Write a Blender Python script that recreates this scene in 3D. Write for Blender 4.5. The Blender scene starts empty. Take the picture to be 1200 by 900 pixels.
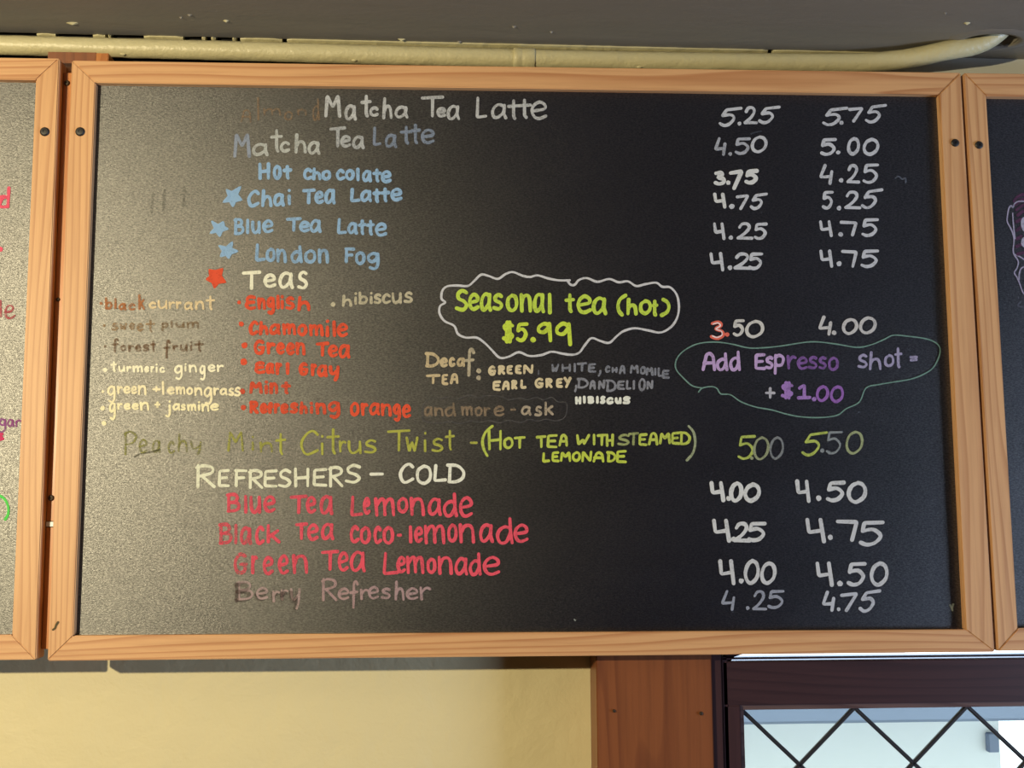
import bpy, bmesh, math, random
from mathutils import Matrix, Vector
random.seed(7)
S = bpy.context.scene
COL = S.collection
# ------------------------------------------------------------------ camera
F = 1300.0
ROT = (1.69025588, -0.04536931, -0.00532661)
CAM = Vector((-0.0659656, -1.10945897, 1.8340479))
cam_rot = (Matrix.Rotation(ROT[1], 3, 'Z') @ Matrix.Rotation(ROT[0], 3, 'X') @ Matrix.Rotation(ROT[2], 3, 'Z'))
cd = bpy.data.cameras.new('camera'); cam = bpy.data.objects.new('camera', cd); COL.objects.link(cam)
cd.sensor_fit = 'HORIZONTAL'; cd.sensor_width = 36.0; cd.lens = 36.0 * F / 1200.0
cd.clip_start = 0.02; cd.clip_end = 100
cam.matrix_world = Matrix.Translation(CAM) @ cam_rot.to_4x4()
S.camera = cam
# ------------------------------------------------------------------ world, lights, exposure
S.view_settings.view_transform = 'Standard'; S.view_settings.look = 'None'
S.view_settings.gamma = 1.0; S.view_settings.use_curve_mapping = False
S.view_settings.exposure = 0.0
w = bpy.data.worlds.new('world'); S.world = w; w.use_nodes = True
bg = w.node_tree.nodes['Background']; bg.inputs[0].default_value = (0.86, 0.95, 1.0, 1); bg.inputs[1].default_value = 3.6

def area(name, loc, target, size, power, col, size_y=None):
    l = bpy.data.lights.new(name, 'AREA'); l.energy = power; l.color = col; l.size = size
    if size_y: l.shape = 'RECTANGLE'; l.size_y = size_y
    o = bpy.data.objects.new(name, l); COL.objects.link(o); o.location = loc
    o.rotation_euler = (Vector(target) - Vector(loc)).to_track_quat('-Z', 'Y').to_euler()
    return o
def point(name, loc, r, power, col):
    l = bpy.data.lights.new(name, 'POINT'); l.energy = power; l.color = col; l.shadow_soft_size = r
    o = bpy.data.objects.new(name, l); COL.objects.link(o); o.location = loc
    return o
WARM = (1.0, 0.85, 0.53)
COOL = (0.60, 0.74, 1.0)
point('cafe_lamp', (-1.06, -1.28, 2.05), 0.015, 92, WARM)
area('room_window_light', (2.3, -1.0, 1.35), (0.45, 0, 1.9), 0.6, 44, COOL, 0.6)

# ------------------------------------------------------------------ helpers
def ray(px, py):
    return cam_rot @ Vector(((px - 600) / F, (450 - py) / F, -1.0))
def at(px, py, y=0.0):                       # point of the picture on the upright plane at depth y
    d = ray(px, py); t = (y - CAM.y) / d.y
    return CAM + d * t
def s2l(c):
    return tuple(((v / 255.0) / 12.92 if v / 255.0 <= 0.04045 else ((v / 255.0 + 0.055) / 1.055) ** 2.4) for v in c) + (1,)
def link(name, me, m, parent=None):
    o = bpy.data.objects.new(name, me); COL.objects.link(o)
    if m: me.materials.append(m)
    if parent: o.parent = parent
    return o
def mk(name, verts, faces, m, parent=None, smooth=False, origin=None, bevel=0):
    """one mesh object; verts in world space, stored relative to the parent's (or its own) origin"""
    org = Vector(origin) if origin is not None else (parent_loc(parent) if parent else centre(verts))
    me = bpy.data.meshes.new(name); me.from_pydata([tuple(Vector(v) - org) for v in verts], [], faces); me.update()
    bm = bmesh.new(); bm.from_mesh(me); bmesh.ops.recalc_face_normals(bm, faces=bm.faces)
    if bevel: bmesh.ops.bevel(bm, geom=list(bm.edges), offset=bevel, segments=2, affect='EDGES', clamp_overlap=True)
    bm.to_mesh(me); bm.free()
    if smooth:
        for p in me.polygons: p.use_smooth = True
    o = link(name, me, m, parent)
    if not parent: o.location = org
    return o
def centre(vs):
    n = len(vs); return Vector((sum(v[0] for v in vs) / n, sum(v[1] for v in vs) / n, sum(v[2] for v in vs) / n))
def parent_loc(p):
    v = Vector((0, 0, 0))
    while p: v += p.location; p = p.parent
    return v
def empty(name, loc, label=None, cat=None, group=None):
    o = bpy.data.objects.new(name, None); COL.objects.link(o); o.location = loc; o.empty_display_size = 0.05
    tag(o, label, cat, group); return o
def tag(o, label=None, cat=None, group=None, kind=None):
    if label: o['label'] = label
    if cat: o['category'] = cat
    if group: o['group'] = group
    if kind: o['kind'] = kind
    return o
def boxv(x0, x1, y0, y1, z0, z1):
    return [(x0,y0,z0),(x1,y0,z0),(x1,y1,z0),(x0,y1,z0),(x0,y0,z1),(x1,y0,z1),(x1,y1,z1),(x0,y1,z1)]
BF = [(0,1,2,3),(4,5,6,7),(0,1,5,4),(1,2,6,5),(2,3,7,6),(3,0,4,7)]
def box(name, x0, x1, y0, y1, z0, z1, m, parent=None, bevel=0):
    return mk(name, boxv(x0,x1,y0,y1,z0,z1), BF, m, parent, bevel=bevel)
def prism(pts, y0, y1):
    n = len(pts); v = [(p[0], y0, p[1]) for p in pts] + [(p[0], y1, p[1]) for p in pts]
    f = [tuple(range(n)), tuple(range(2 * n - 1, n - 1, -1))] + [(i, (i + 1) % n, n + (i + 1) % n, n + i) for i in range(n)]
    return v, f
def tube(path, radii, seg=20, caps=True):
    v = []; f = []; n = len(path)
    for i, p in enumerate(path):
        a = path[max(i - 1, 0)]; b = path[min(i + 1, n - 1)]
        t = (b - a).normalized(); up = Vector((0, 1, 0)); s = t.cross(up).normalized(); u = s.cross(t)
        for k in range(seg):
            g = 2 * math.pi * k / seg; r = radii[i] if not callable(radii) else radii(i, g)
            v.append(tuple(p + (s * math.cos(g) + u * math.sin(g)) * r))
    for i in range(n - 1):
        for k in range(seg):
            f.append((i*seg+k, i*seg+(k+1)%seg, (i+1)*seg+(k+1)%seg, (i+1)*seg+k))
    if caps: f.append(tuple(range(seg))); f.append(tuple(range((n-1)*seg, n*seg)))
    return v, f

# ------------------------------------------------------------------ materials
def newmat(name):
    m = bpy.data.materials.new(name); m.use_nodes = True
    nt = m.node_tree; b = nt.nodes['Principled BSDF']
    return m, nt, b
def N(nt, typ, **kw):
    n = nt.nodes.new(typ)
    for k, v in kw.items(): setattr(n, k, v)
    return n
def coords(nt, scale, rnd=True):
    tc = N(nt, 'ShaderNodeTexCoord'); mp = N(nt, 'ShaderNodeMapping'); mp.inputs['Scale'].default_value = scale
    if rnd:
        oi = N(nt, 'ShaderNodeObjectInfo'); mul = N(nt, 'ShaderNodeVectorMath', operation='SCALE')
        cmb = N(nt, 'ShaderNodeCombineXYZ')
        for i in range(3): nt.links.new(oi.outputs['Random'], cmb.inputs[i])
        nt.links.new(cmb.outputs[0], mul.inputs[0]); mul.inputs[3].default_value = 37.0
        add = N(nt, 'ShaderNodeVectorMath', operation='ADD')
        nt.links.new(tc.outputs['Object'], mp.inputs[0])
        nt.links.new(mp.outputs[0], add.inputs[0]); nt.links.new(mul.outputs[0], add.inputs[1])
        return add.outputs[0]
    nt.links.new(tc.outputs['Object'], mp.inputs[0]); return mp.outputs[0]
def noise(nt, vec, scale, detail=4, rough=0.5, dist=0.0):
    n = N(nt, 'ShaderNodeTexNoise'); n.inputs['Scale'].default_value = scale; n.inputs['Detail'].default_value = detail
    n.inputs['Roughness'].default_value = rough; n.inputs['Distortion'].default_value = dist
    nt.links.new(vec, n.inputs['Vector']); return n.outputs['Fac']
def ramp(nt, fac, stops, interp='LINEAR'):
    r = N(nt, 'ShaderNodeValToRGB'); r.color_ramp.interpolation = interp
    while len(r.color_ramp.elements) < len(stops): r.color_ramp.elements.new(0.5)
    for e, (p, c) in zip(r.color_ramp.elements, stops): e.position = p; e.color = c
    nt.links.new(fac, r.inputs[0]); return r.outputs[0]
def math_(nt, op, a, b):
    n = N(nt, 'ShaderNodeMath', operation=op)
    for i, x in enumerate((a, b)):
        if isinstance(x, (int, float)): n.inputs[i].default_value = x
        else: nt.links.new(x, n.inputs[i])
    return n.outputs[0]
def mixc(nt, fac, a, b, mode='MIX'):
    n = N(nt, 'ShaderNodeMix', data_type='RGBA', blend_type=mode)
    for s, x in ((0, fac), (6, a), (7, b)):
        if isinstance(x, (int, float, tuple)): n.inputs[s].default_value = x
        else: nt.links.new(x, n.inputs[s])
    return n.outputs[2]
def bump(nt, b, h, strength, dist):
    n = N(nt, 'ShaderNodeBump'); n.inputs['Strength'].default_value = strength; n.inputs['Distance'].default_value = dist
    nt.links.new(h, n.inputs['Height']); nt.links.new(n.outputs[0], b.inputs['Normal'])

def wood(name, light, mid, dark, axis, ring=26.0, rough=0.5, stretch=0.10, dstr=1.0, contrast=1.0):
    m, nt, b = newmat(name)
    st = [1.0, 1.0, 1.0]; st[axis] = stretch
    v = coords(nt, tuple(st))
    warp = noise(nt, v, 9.0, 2, 0.5)
    # ring lines: a warped saw of the distance across the grain
    sep = N(nt, 'ShaderNodeSeparateXYZ'); nt.links.new(v, sep.inputs[0])
    across = math_(nt, 'ADD', sep.outputs[2 if axis == 0 else 0], math_(nt, 'MULTIPLY', sep.outputs[1], 0.3))
    ph = math_(nt, 'ADD', math_(nt, 'MULTIPLY', across, ring * 4), math_(nt, 'MULTIPLY', warp, 14.0 * dstr))
    fr = math_(nt, 'FRACT', ph, 0)
    ringc = ramp(nt, fr, [(0.0, (0,0,0,1)), (0.55, (.10,.10,.10,1)), (0.90, (1,1,1,1)), (0.96, (.7,.7,.7,1)), (1.0, (0,0,0,1))])
    fst = [220.0] * 3; fst[axis] = 9.0
    fine = noise(nt, coords(nt, tuple(fst)), 1.0, 3, 0.6)
    c = mixc(nt, math_(nt, 'MULTIPLY', ringc, 0.95 * contrast), s2l(light), s2l(mid))
    c = mixc(nt, math_(nt, 'MULTIPLY', ramp(nt, fine, [(0.45, (0,0,0,1)), (0.75, (1,1,1,1))]), 0.35 * contrast), c, s2l(dark))
    big = noise(nt, v, 3.0, 2, 0.5)
    c = mixc(nt, math_(nt, 'MULTIPLY', big, 0.25), c, s2l(mid))
    nt.links.new(c, b.inputs['Base Color']); b.inputs['Roughness'].default_value = rough
    bump(nt, b, fine, 0.25, 0.0006)
    return m
def paint(name, col, rough=0.5, lump=0.15, lscale=14, lstr=0.4, vary=0.10, spec=0.5, streak=(1,1,1)):
    m, nt, b = newmat(name)
    v = coords(nt, streak, rnd=False)
    n1 = noise(nt, v, 3.0, 3, 0.5); n2 = noise(nt, v, lscale, 4, 0.55, 0.3); n3 = noise(nt, v, 260, 2, 0.5)
    dk = tuple(x * (1 - vary * 2) for x in s2l(col)[:3]) + (1,)
    c = mixc(nt, n1, s2l(col), dk)
    nt.links.new(c, b.inputs['Base Color']); b.inputs['Roughness'].default_value = rough
    b.inputs['Specular IOR Level'].default_value = spec
    h = math_(nt, 'ADD', math_(nt, 'MULTIPLY', n2, 1.0), math_(nt, 'MULTIPLY', n3, lump))
    bump(nt, b, h, lstr, 0.004)
    return m
FR_H = wood('pine_rail', (210,164,118), (178,124,82), (150,98,62), 0)
FR_V = wood('pine_stile', (210,164,118), (182,132,90), (150,98,62), 2)
BATTEN = wood('batten_wood', (190,124,66), (160,96,46), (104,60,30), 2, ring=10, rough=0.35)
CASING = wood('casing_wood', (132,78,46), (110,62,38), (66,36,24), 2, ring=7, rough=0.4, stretch=0.05, contrast=0.8)
SASH_H = wood('sash_wood_across', (62,40,44), (50,31,36), (36,24,28), 0, ring=8, rough=0.38)
SASH_V = wood('sash_wood_upright', (62,40,44), (50,31,36), (36,24,28), 2, ring=8, rough=0.38)
CREAM = paint('cream_wall_paint', (220,208,166), 0.6, 0.1, 22, 0.55, 0.05)
PIPE = paint('pipe_paint', (205,197,158), 0.42, 0.25, 38, 0.5, 0.08)
CEIL = paint('ceiling_paint', (132,126,116), 0.45, 0.15, 16, 0.35, 0.10, streak=(0.5,1.5,1))
WALL_STRIP = paint('wall_strip_paint', (214,214,204), 0.5, 0.1, 20, 0.2, 0.03)  # for the added strip that stands in for the lit wall
ROOM = paint('dark_room_paint', (74,64,56), 0.7)
WHITE = paint('white_trim_paint', (225,228,235), 0.3, 0.1, 20, 0.1, 0.02)
FLOORM = paint('floor_boards', (84,64,48), 0.6)
m, nt, b = newmat('black_gap_shade'); b.inputs['Base Color'].default_value = (0.006,0.005,0.005,1); b.inputs['Roughness'].default_value = 0.9; GAP_SHADE = m  # near-black colour that paints the shade in the ceiling gaps
m, nt, b = newmat('lead_came'); b.inputs['Base Color'].default_value = s2l((48,48,54)); b.inputs['Roughness'].default_value = 0.45; b.inputs['Metallic'].default_value = 0.3; LEAD = m
m, nt, b = newmat('black_screw'); b.inputs['Base Color'].default_value = s2l((26,24,26)); b.inputs['Roughness'].default_value = 0.5; SCREW = m
m, nt, b = newmat('steel_screw'); b.inputs['Base Color'].default_value = s2l((58,46,34)); b.inputs['Roughness'].default_value = 0.6; b.inputs['Metallic'].default_value = 0.2; STEEL = m
m, nt, b = newmat('window_glass'); nt.nodes.remove(b)
tr = N(nt, 'ShaderNodeBsdfTransparent'); tr.inputs[0].default_value = (0.93, 0.97, 0.97, 1)
gl = N(nt, 'ShaderNodeBsdfGlossy'); gl.inputs['Roughness'].default_value = 0.02
fr = N(nt, 'ShaderNodeFresnel'); fr.inputs[0].default_value = 1.5
mx = N(nt, 'ShaderNodeMixShader'); nt.links.new(fr.outputs[0], mx.inputs[0]); nt.links.new(tr.outputs[0], mx.inputs[1]); nt.links.new(gl.outputs[0], mx.inputs[2])
nt.links.new(mx.outputs[0], nt.nodes['Material Output'].inputs[0]); GLASS = m
# chalkboard: dark, softly glossy sheet with a pebbled surface that breaks the lamp's glare into specks
m, nt, b = newmat('chalkboard')
v = coords(nt, (1,1,1), rnd=False)
v2 = coords(nt, (0.6,1,1.4), rnd=False); n1 = noise(nt, v2, 1050, 2, 0.7); n2 = noise(nt, coords(nt, (1,1,2.2), rnd=False), 4.0, 4, 0.55); n3 = noise(nt, v2, 2100, 1, 0.5)
df = N(nt, 'ShaderNodeBsdfDiffuse'); nt.links.new(mixc(nt, n2, s2l((18,19,28)), s2l((25,26,38))), df.inputs['Color'])
gs = N(nt, 'ShaderNodeBsdfGlossy', distribution='BECKMANN'); nt.links.new(ramp(nt, noise(nt, v2, 620, 2, 0.7), [(0.36, (0.50,)*3 + (1,)), (0.66, (1.0,)*3 + (1,))]), gs.inputs['Color'])
nt.links.new(ramp(nt, n2, [(0.3, (0.34,)*3 + (1,)), (0.7, (0.38,)*3 + (1,))]), gs.inputs['Roughness'])
fr = N(nt, 'ShaderNodeFresnel'); fr.inputs[0].default_value = 2.2
mx = N(nt, 'ShaderNodeMixShader'); nt.links.new(fr.outputs[0], mx.inputs[0]); nt.links.new(df.outputs[0], mx.inputs[1]); nt.links.new(gs.outputs[0], mx.inputs[2])
nt.links.new(mx.outputs[0], nt.nodes['Material Output'].inputs[0]); nt.nodes.remove(b)
bp = N(nt, 'ShaderNodeBump'); bp.inputs['Strength'].default_value = 0.6; bp.inputs['Distance'].default_value = 0.00030
nt.links.new(math_(nt, 'ADD', n1, math_(nt, 'MULTIPLY', n3, 0.6)), bp.inputs['Height'])
nt.links.new(bp.outputs[0], df.inputs['Normal']); nt.links.new(bp.outputs[0], gs.inputs['Normal'])
BOARD = m
_ck = {}
def chalk(col, alpha=1.0, scale=1.0):
    k = (col, alpha)
    if k in _ck: return _ck[k]
    m, nt, b = newmat('chalk_marker'); cc = s2l(col); cc = tuple(x * (1.16 if min(col) >= 140 and max(col) >= 226 else 1.0) for x in cc); b.inputs['Base Color'].default_value = (cc[0]*.78 + .012, cc[1]*.82 + .012, min(1, cc[2]*.98) + .016, 1)
    b.inputs['Roughness'].default_value = 0.85; b.inputs['Specular IOR Level'].default_value = 0.2
    v = coords(nt, (1,1,1), rnd=False)
    n = noise(nt, v, 700, 2, 0.6); n2 = noise(nt, v, 90, 3, 0.6)
    a = math_(nt, 'ADD', math_(nt, 'MULTIPLY', n, 0.55), math_(nt, 'MULTIPLY', n2, 0.45))   # centred on 0.5
    full = min(1.0, alpha * 1.12); low = full * (0.42 + 0.45 * max(0.0, alpha - 0.5) * 2 * 0.8)
    r = ramp(nt, a, [(0.40, (low,)*3 + (1,)), (0.54 - 0.05 * (alpha > .85), (full,)*3 + (1,))])
    nt.links.new(r, b.inputs['Alpha']); _ck[k] = m
    return m

# ------------------------------------------------------------------ the setting
Y_PANEL = 0.008; Y_BACK = 0.022; Y_WALL = 0.09
XL, XR, YB = -3.0, 3.0, -4.2
# ceiling edge line near the wall (the ceiling hangs slightly out of level)
Y_CE = 0.046
cL, cR = at(0, 38, Y_CE), at(1150, 64, Y_CE)
ck = (cR.z - cL.z) / (cR.x - cL.x)
def cz(x): return cL.z + ck * (x - cL.x)
# window opening
wx0 = at(842, 800, Y_WALL).x; wx1 = wx0 + 1.05; wz1 = at(1000, 762.5, Y_WALL).z; wz0 = wz1 - 1.0
TH = 0.22
def wall_front():
    v = []; f = []
    def q(x0, x1, z0, z1, y0=Y_WALL, y1=Y_WALL + TH):
        i = len(v); v.extend(boxv(x0, x1, y0, y1, z0, z1)); f.extend([tuple(i + k for k in t) for t in BF])
    q(XL, wx0, 0, 2.62); q(wx1, XR, 0, 2.62); q(wx0, wx1, 0, wz0); q(wx0, wx1, wz1, 2.62)
    return mk('wall_front', v, f, CREAM, origin=(0, Y_WALL, 0))
tag(wall_front(), 'cream painted wall behind the menu boards', kind='structure')
tag(box('wall_back', XL, XR, YB - 0.1, YB, 0, 2.6, ROOM), 'dark panelled wall at the back of the room', kind='structure')
tag(box('wall_left', XL - 0.1, XL, YB, Y_WALL, 0, 2.6, ROOM), 'dark panelled wall left of the boards', kind='structure')
tag(box('wall_right', XR, XR + 0.1, YB, Y_WALL, 0, 2.6, ROOM), 'dark panelled wall right of the boards', kind='structure')
tag(box('floor', XL, XR, YB, Y_WALL, -0.1, 0.0, FLOORM), 'brown floor', kind='structure')
# ceiling: one slab with an oval hole for the pipe and a ragged edge along the wall
hx, hy = None, None
def at_ceiling(px, py):
    d = ray(px, py); # z = cz(x)
    t = (cL.z + ck * (CAM.x - cL.x) - CAM.z) / (d.z - ck * d.x)
    return CAM + d * t
H = at_ceiling(1160, 47)
HA, HB = 0.030, 0.018
def ceiling():
    v = []; f = []
    def P(x, y): v.append((x, y, cz(x))); return len(v) - 1
    seg = 32
    sq = []; el = []
    for k in range(seg):
        a = 2 * math.pi * k / seg; c, s = math.cos(a), math.sin(a)
        r = 1.0 + random.uniform(-.06, .06)
        el.append(P(H.x + HA * c * r, H.y + HB * s * r))
        mxx = max(abs(c), abs(s))
        sq.append(P(H.x + 0.05 * c / mxx, H.y + 0.024 * s / mxx))
    for k in range(seg): f.append((el[k], el[(k+1) % seg], sq[(k+1) % seg], sq[k]))
    X0, X1, Y0, Y1 = H.x - .05, H.x + .05, H.y - .024, H.y + .024
    def quad(a, b, c, d): f.append((P(*a), P(*b), P(*c), P(*d)))
    quad((XL, YB), (X0, YB), (X0, Y0), (XL, Y0)); quad((X0, YB), (X1, YB), (X1, Y0), (X0, Y0)); quad((X1, YB), (XR, YB), (XR, Y0), (X1, Y0))
    quad((XL, Y0), (X0, Y0), (X0, Y1), (XL, Y1)); quad((X1, Y0), (XR, Y0), (XR, Y1), (X1, Y1))
    xs = [XL] + [-0.65 + i * 0.012 for i in range(112)] + [XR]
    xs = sorted(set(xs + [X0, X1]))
    for a, b_ in zip(xs[:-1], xs[1:]):
        quad((a, Y1), (b_, Y1), (b_, edge(b_)), (a, edge(a)))
    return v, f
def edge(x):
    r = math.sin(x * 61) * 0.0005 + math.sin(x * 173 + 1) * 0.0004
    return Y_CE + r + (0.0105 if x > 0.395 else 0)
vv, ff = ceiling()
tag(mk('ceiling', vv, ff, CEIL, origin=(0, 0, 2.3)), 'grey-brown painted ceiling above the boards', kind='structure')
tag(box('trim_5', XL, XR, YB, Y_WALL, 2.45, 2.5, GAP_SHADE), 'black sheet painting the darkness above the ceiling', kind='structure')  # solid black sheet, painted darkness for the space over the ceiling
tag(box('trim_8', XL, 0.392, 0.056, Y_WALL, cz(1.2) - .02, 2.40, GAP_SHADE), 'black strip painting the shade behind the pipe along the ceiling edge', kind='structure')  # solid black box, its colour paints the shade of the gap
tag(box('trim_7', 0.3925, XR, 0.056, Y_WALL, cz(1.2) - .045, 2.40, WALL_STRIP), 'pale strip added for the lit wall behind the pipe', kind='structure')  # strip added in place of the lit wall above the right board
# cream filler along the ceiling edge, missing where the dark gaps show on the left
fill = empty('trim_4', (0, Y_CE, 2.3)); tag(fill, 'cream painted filler between ceiling and wall above the pipe', kind='structure')
def filler(px0, px1, lift=0.0010):
    xa, xb = at(px0, 50, Y_CE).x, at(px1, 50, Y_CE).x
    n = max(2, int((xb - xa) / 0.006)); v = []; f = []
    for i in range(n + 1):
        x = xa + (xb - xa) * i / n; j = random.uniform(-.0005, .0005); z = cz(x)
        ef = 0.0 if 0 < i < n else 0.002
        v += [(x, Y_CE - 0.0006 + ef + j, z - 0.0012 + j * .5), (x, Y_CE + 0.004, z - 0.003 + j), (x, 0.0565, z - 0.004), (x, 0.0565, z + .006), (x, Y_CE, z + .006)]
    for i in range(n):
        for k in range(5): f.append((i*5+k, i*5+(k+1)%5, (i+1)*5+(k+1)%5, (i+1)*5+k))
    f += [(0,1,2,3,4), tuple(n*5+k for k in range(5))]
    mk('filler', v, f, PIPE, fill, smooth=False)
for a, b_ in ((-260, -40), (42, 64), (108, 122), (126,129), (168, 214), (236,240), (247,252), (272,276), (281, 330), (336, 900), (906, 1062)): filler(a, b_)

# ------------------------------------------------------------------ pipe
pp = empty('water_pipe', at(600, 70, 0.043), 'cream painted pipe running above the boards and bending up into the ceiling', 'pipe')
def pth():
    e1 = H + Vector((-.012, .003, -.0035)); e2 = H + Vector((.012, -.004, .011)); e3 = H + Vector((.03, -.012, .04))
    ctrl = [at(-520, 41.0, 0.042), at(0, 53, 0.042), at(300, 60.5, 0.042), at(610, 69.0, 0.042), at(800, 72.5, 0.042), at(960, 74.0, 0.042),
            at(1020, 73.0, 0.038), at(1070, 67.5, 0.028), at(1108, 59.5, .016), e1, e2, e3]
    out = []
    for i in range(len(ctrl) - 1):
        p0 = ctrl[max(i-1,0)]; p1 = ctrl[i]; p2 = ctrl[i+1]; p3 = ctrl[min(i+2, len(ctrl)-1)]
        L = (p2 - p1).length; n = max(4, int(L / 0.008))
        for k in range(n):
            t = k / n
            # centripetal-safe: tangent scaled by segment length
            m1 = (p2 - p0) * (L / max((p2 - p1).length + (p1 - p0).length, 1e-6)); m2 = (p3 - p1) * (L / max((p3 - p2).length + (p2 - p1).length, 1e-6))
            h00 = 2*t**3-3*t*t+1; h10 = t**3-2*t*t+t; h01 = -2*t**3+3*t*t; h11 = t**3-t*t
            out.append(p1*h00 + m1*h10 + p2*h01 + m2*h11)
    out.append(ctrl[-1]); return out
path = pth()
PR = 0.0103
rn = [[random.uniform(-1, 1) for _ in range(24)] for _ in path]
v, f = tube(path, lambda i, g: PR * (1 + 0.025 * rn[i][int(g / (2*math.pi) * 24 + .01) % 24]), 24)
mk('pipe_run', v, f, PIPE, pp, smooth=True)
def near(px):
    x = at(px, 70, .042).x; return min(range(len(path)), key=lambda i: abs(path[i].x - x))
i0, i1 = near(603), near(631)
a, b_ = path[i0], path[i1]
seg = [a.lerp(b_, t) for t in (0, 0.02, .04, .2, .36, .4, .44, .6, .92, .97, 1.0)]
v, f = tube(seg, [PR*.98, PR*1.08, PR*1.13, PR*1.15, PR*1.10, PR*1.08, PR*1.10, PR*1.14, PR*1.14, PR*1.10, PR*.98], 24)
mk('coupling', v, f, PIPE, pp, smooth=True)
# drips of old paint under the pipe
for px in (150, 420, 745):
    p = path[near(px)]
    c = p + Vector((0, -PR * .5, -PR * .85)); bmv = []; 
    v, f = tube([c + Vector((d, 0, 0)) for d in (-.0035, -.002, 0, .002, .0035)], [0.0003, .0012, .0017, .0012, .0003], 8)
    mk('paint_drip', v, f, PIPE, pp, smooth=True)

# flakes of loose paint on the ceiling
CEILOB = bpy.data.objects['ceiling']
for px, py, L in ((1133, 27, .0045), (265, 24, .004), (85, 27, .007), (470, 46, .005), (538, 48.5, .003), (602, 31, .003), (646, 37, .002), (1108, 15, .002), (222, 17, .003), (212, 20, .002)):
    c = at_ceiling(px, py); v = [(c.x, c.y, c.z - .0022)]; f = []
    for k in range(9):
        a = 2*math.pi*k/9; q_ = random.uniform(.7, 1.2)
        v.append((c.x + math.cos(a)*L*q_, c.y + math.sin(a)*L*.45*q_, cz(c.x + math.cos(a)*L*q_) + .0002))
    for k in range(9): f.append((0, 1+k, 1+(k+1) % 9))
    mk('paint_flake', v, f, PIPE if L > .0035 else CEIL, CEILOB)

# sleeve of broken plaster around the hole
v = []; f = []; sg = 28
for k in range(sg):
    a = 2*math.pi*k/sg; c, s = math.cos(a), math.sin(a); j = random.uniform(.96, 1.06)
    for rr_, dz in ((1.55*j, .0002), (1.22, -.0022), (1.02, -.0016), (0.97, .012), (.97, .06)):
        x = H.x + HA*c*rr_; v.append((x, H.y + HB*s*rr_, cz(x) + dz))
for k in range(sg):
    for q in range(4): f.append((k*5+q, ((k+1)%sg)*5+q, ((k+1)%sg)*5+q+1, k*5+q+1))
tag(mk('trim_6', v, f, CEIL, smooth=True), 'rim of broken plaster around the pipe hole in the ceiling', kind='structure')

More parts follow.
